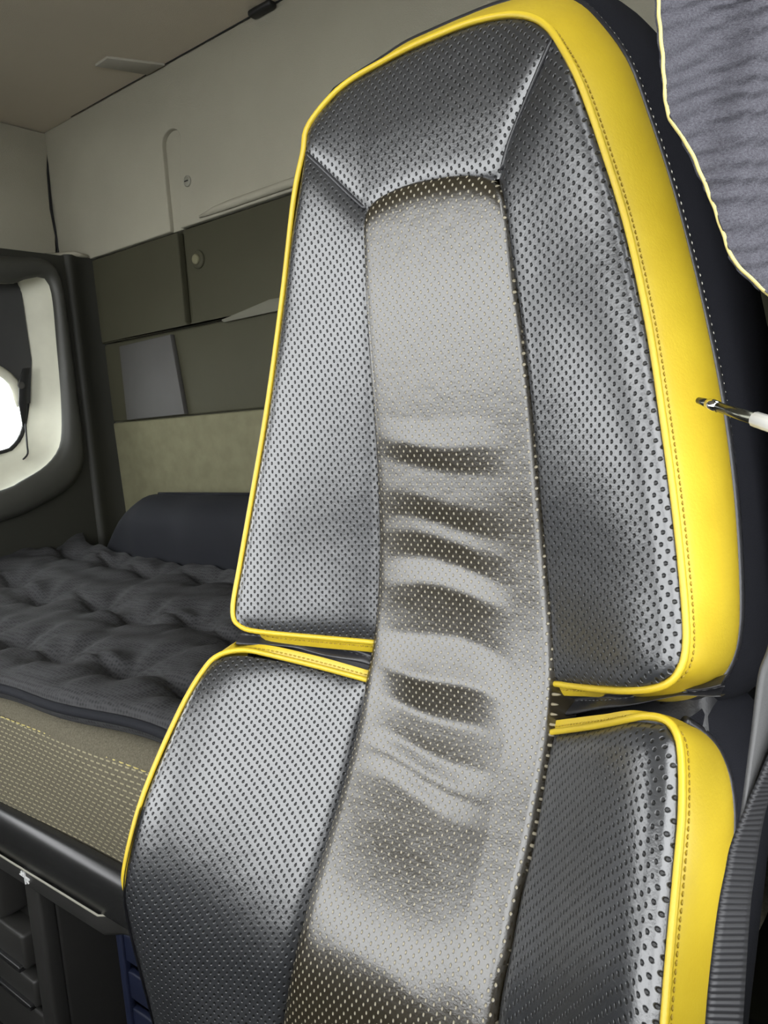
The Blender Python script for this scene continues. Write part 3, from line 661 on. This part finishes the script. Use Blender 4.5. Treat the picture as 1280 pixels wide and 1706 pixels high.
up_out = [(650, 1092, .004), (620, 1088, .004), (520, 1079, .004), (440, 1068, .006), ('o', -0.004, 0.04, -0.012), lo_, lo_, lo_, lo_, lo_, lo_, ('o', -0.008, 0.062, 0.006), (548, 164, .022), (582, 131, .028), (634, 97, .036), (675, 70, .044), (718, 50, .052), (768, 28, .060), (830, 4, .070), (905, -14, .085), (960, -2, .085), (1000, 34, .085), (1046, 98, .085), (1082, 192, .085), (1124, 320, .085), (1166, 480, .085), (1203, 655, .085), (1224, 810, .085), (1233, 950, .085), (1232, 1050, .08), (1216, 1112, .07), (1182, 1154, .055), (1130, 1172, .04), (1060, 1168, .018), (930, 1160, .004), (900, 1160, .004)]
UI, UO, UN = band('upper_yellow_band', up_in, up_out)
ll_in = [(640, 1140), (612, 1133), (530, 1111), (440, 1090), (395, 1086), (362, 1096), (338, 1122), (308, 1172), (268, 1258), (235, 1343), (213, 1430), (207, 1480), (213, 1530), (230, 1600), (257, 1706), (274, 1800), (284, 1900)]
ll_out = [(640, 1123, .004), (612, 1116, .004), (530, 1093, .004), (440, 1073, .006), (394, 1073, .02), ('o', -0.006, 0.05, 0.012), ('o', -0.010, 0.075, 0.006)] + [('o', -0.008, 0.085, 0.0)]*10
LI, LO, LN = band('lower_yellow_band', ll_in, ll_out, 150, -1.0, push=[0]*11+[0.002, 0.014, 0.022, 0.024, 0.024, 0.024])
E0 = onF(smooth(ll_in[9:], 60)); E1 = np.array([LI[np.argmin(np.abs(LI[40:, 2]-p[2]))+40] for p in E0])
V = np.vstack([E0+np.array([0.004, -0.004, 0]), E0+np.array([-0.001, 0.002, 0]), E1+np.array([0, 0.002, 0])]); mesh('bolster_wrap', V, grid_faces(60, 3), 'leather_plain', seat)
rl_in = [(900, 1222), (930, 1219), (1000, 1209), (1060, 1198), (1100, 1200), (1122, 1219), (1131, 1260), (1132, 1350), (1124, 1450), (1114, 1560), (1107, 1640), (1102, 1706), (1094, 1800), (1087, 1900)]
rl_out = [(900, 1203, .004), (930, 1199, .004), (1000, 1190, .004), (1060, 1182, .008), (1122, 1192, .035), (1180, 1228, .06), (1212, 1285, .075), (1223, 1360, .085), (1217, 1450, .085), (1205, 1560, .085), (1195, 1640, .085), (1187, 1706, .085), (1176, 1800, .085), (1166, 1900, .085)]
RI, RO, RN = band('lower_yellow_band', rl_in, rl_out, 150)
# mitre seams of the headrest
for pts in (((511, 255), (545, 288), (580, 322), (609, 348)), ((920, 66), (880, 160), (850, 235), (836, 284))):
    Q = onF(smooth(pts, 24)); mesh('mitre_seam', *tube(Q+Fnorm(Q[:, 0], Q[:, 2])*0.0002, 0.0022, 6), 'leather_plain', seat)
# black piping behind the yellow band, black side cover, its white stitching
def side_cover(O, back, grow, pip=True):
    n = len(O); V = []; m = 7
    c = np.array([C0, 0, O[:, 2].mean()])
    for i in range(n):
        d = O[i]-c; d[1] = 0; d /= np.linalg.norm(d)+1e-9
        for k in range(m):
            q = k/(m-1); V.append(O[i]+np.array([0, 1, 0])*back*q+d*(0.004+grow*math.sin(math.pi*q*0.75)-0.006*(q == 0)))
    V = np.array(V).reshape(n, m, 3); sc = mesh('side_cover', V.reshape(-1, 3), grid_faces(m, n), 'fabric_black', seat)
    mesh('black_piping', *tube(V[:, 0]+np.array([0, 0.002, 0]), 0.0042, 8), 'leather_plain', sc)
    L = V[:, 0]*0.85+V[:, 1]*0.15; d = V[:, 1]-V[:, 0]
    nrm = np.array([1, -0.25, 0.0])*0.0015
    s_ = mesh('side_stitching', *dashes(L*1.0+nrm, 0.0045, 0.0025, 0.0008, (0.8, -0.5, 0)), 'thread_white', sc); s_['kind'] = 'stuff'
    return V
SU = side_cover(UO[20:-16], 0.13, 0.020)
side_cover(RO[58:], 0.09, 0.006)
side_cover(LO[44:], 0.09, 0.002)
# dark folded leather between upper and lower cushion
def fold(pts_top, pts_bot, deep=0.0):
    T = smooth(pts_top, 50); B = smooth(pts_bot, 50); V = []; m = 22
    for k in range(m):
        q = k/(m-1); P = onF(T*(1-q)+B*q); w = 0.010*math.sin(q*math.pi)+0.006*math.sin(q*3*math.pi)
        for i in range(50): V.append(P[i]+np.array([0, 0.025-w+0.002*math.sin(i*0.3+k*0.5)+deep*(i/49)**2.5, 0]))
    f_ = mesh('fold_gusset', V, grid_faces(50, m), 'leather_plain', seat)
    Q = np.array(V).reshape(m, 50, 3)[11]; s_ = mesh('fold_stitching', *dashes(Q+np.array([0, -0.0012, 0]), 0.004, 0.003, 0.0006, (0, -1, 0)), 'belt_edge', f_); s_['kind'] = 'stuff'
fold([(388, 1040), (450, 1062), (530, 1072), (645, 1086)], [(372, 1086), (440, 1086), (530, 1104), (645, 1134)])
fold([(900, 1150), (1000, 1158), (1100, 1172), (1140, 1174), (1170, 1170)], [(900, 1212), (1000, 1200), (1090, 1188), (1130, 1194), (1168, 1206)], 0.035)
# padded core and rear shell
zr = np.linspace(-0.88, 0.27, 60); V = []; m = 25
for z in zr:
    ho = float(np.interp(z, zg, HO)); xs = np.linspace(-1, 1, m)
    for a in xs:
        x = C0+a*(ho-0.004); V.append((x, float(Fsurf(np.array(x), np.array(z)))+0.046+0.03*abs(a)**6, z))
    for a in xs[::-1]:
        x = C0+a*(ho+0.002); V.append((x, float(np.interp(z, [-0.7, -0.6, -0.40, -0.36, -0.28], [0.545, 0.56, 0.592, 0.60, 0.76]))-0.04*abs(a)**4*(z > -0.3)-0.10*max(0, (z-0.15)), z))
F = grid_faces(2*m, 60, True)+[tuple(range(2*m)), tuple(59*2*m+k for k in range(2*m))]
mesh('back_shell', V, F, 'leather_plain', seat)
# seat cushion and pedestal below the picture
flat(mesh('seat_cushion', *rbox((C0-0.26, -0.06, -0.93), (C0+0.26, 0.52, -0.80), 0.05, 5), 'leather_plain', seat))
flat(mesh('pedestal', *rbox((C0-0.20, 0.05, ZF), (C0+0.20, 0.52, -0.92), 0.02, 3), 'shell_plastic', seat))

# ================================================================== SMALL THINGS ON THE RIGHT
# seat belt
def ribbon(name, Lp, Rp, mat, parent, n=60, m=7, th=0.0012):
    Lq, Rq = smooth([atD(*p) for p in Lp], n), smooth([atD(*p) for p in Rp], n); V = []; UV = []
    mid = (Lq+Rq)/2; s = np.concatenate([[0], np.cumsum(np.linalg.norm(np.diff(mid, axis=0), axis=1))])
    w = np.linalg.norm(Rq-Lq, axis=1).max()
    for side in (0, 1):
        for i in range(n):
            T = mid[min(i+1, n-1)]-mid[max(i-1, 0)]; N_ = np.cross(T, Rq[i]-Lq[i]); N_ /= np.linalg.norm(N_)+1e-9
            for k in range(m):
                u = k/(m-1); V.append(Lq[i]*(1-u)+Rq[i]*u+N_*th*(1 if side else -1)); UV.append((u*w, s[i]))
    F = grid_faces(m, n)+[tuple(n*m+q for q in f[::-1]) for f in grid_faces(m, n)]
    for i in range(n-1):
        a = i*m; b = (i+1)*m; F += [(a, b, n*m+b, n*m+a), (a+m-1, n*m+a+m-1, n*m+b+m-1, b+m-1)]
    return mesh(name, V, F, mat, parent, uv=UV)
belt = empty('seat_belt', -0.06, 0.42, -0.75, 'dark grey ribbed seat belt hanging beside the yellow seat edge', 'seat belt')
ribbon('upper_webbing', [(1300, 980, .50), (1282, 1075, .49), (1266, 1124, .48), (1253, 1232, .465), (1237, 1356, .45), (1227, 1393, .445)], [(1360, 1040, .50), (1320, 1130, .49), (1300, 1200, .48), (1262, 1290, .465), (1240, 1365, .45), (1228, 1396, .445)], 'belt_edge', belt)
ribbon('lower_webbing', [(1330, 1150, .47), (1282, 1262, .46), (1226, 1393, .44), (1211, 1455, .432), (1199, 1517, .425), (1186, 1620, .415), (1178, 1706, .41), (1168, 1850, .40)], [(1360, 1160, .49), (1310, 1275, .48), (1275, 1343, .465), (1253, 1467, .45), (1246, 1530, .44), (1240, 1620, .43), (1235, 1706, .42), (1225, 1850, .41)], 'webbing', belt, 80)
# polished rod from the door side; its dark and white reflections are coloured lengths
tip, far = atD(1164, 667, 0.520), atD(1420, 752, 0.40)
rod = empty('metal_rod', float(far[0]), float(far[1]), float(far[2]), 'thin polished metal rod pointing at the yellow bolster', 'rod')
seg = lambda a, b: [tip*(1-a)+far*a, tip*(1-(a+b)/2)+far*(a+b)/2, tip*(1-b)+far*b]
mesh('rod_tip', *tube(seg(0, 0.085), [0.0022, 0.0026, 0.0030], 12), 'metal_reflection_dark', rod)
mesh('rod_collar', *tube(seg(0.08, 0.16), [0.0034, 0.0040, 0.0036], 12), 'chrome', rod)
mesh('rod_shaft', *tube(seg(0.155, 0.44), [0.0032, 0.0035, 0.0038], 12), 'metal_reflection_dark', rod)
mesh('rod_reflection_white', *tube(seg(0.435, 1.0), [0.0048, 0.0052, 0.0055], 12), 'metal_reflection_white', rod)
# gathered curtain with a yellow hem
edge = [(1088, -420), (1092, -200), (1097, 0), (1104, 90), (1111, 180), (1124, 210), (1148, 246), (1168, 290), (1190, 345), (1206, 392), (1222, 432), (1250, 462), (1290, 500)]
E_ = smooth(edge, 150); E_[:, 0] += 0.7*np.sin(np.arange(150)*0.9); V = []; m = 120; HEM = []
def cdepth(px, py): return 0.43+0.00012*(px-1190)+0.010*math.sin((px-1100)/42.0+py*0.0016)
for i in range(150):
    ex, ey = E_[i]
    for k in range(m):
        q = (k/(m-1))**1.25; px = ex+q*(1312-ex); py = ey+q*(-40+0.16*(ey*0-330))*0.35
        cre = 0.0013*math.sin(py*0.19+px*0.052+2.2*math.sin(px*0.021+py*0.007)+1.2*math.sin(py*0.043))+0.0007*math.sin(py*0.37+px*0.13+2*math.sin(px*0.05))+0.0018*math.sin(px*0.05+py*0.012)
        p = atD(px, py, cdepth(px, py)-cre*min(1, k/5)); V.append(p)
        if k == 0: HEM.append(p)
cur = mesh('curtain', V, grid_faces(m, 150), 'cloth_heather'); tag(cur, 'heather grey gathered curtain with a yellow hem beside the seat', 'curtain')
mod = cur.modifiers.new('thickness', 'SOLIDIFY'); mod.thickness = 0.002
mesh('hem', *tube(HEM, 0.0010, 6), 'hem_yellow', cur)
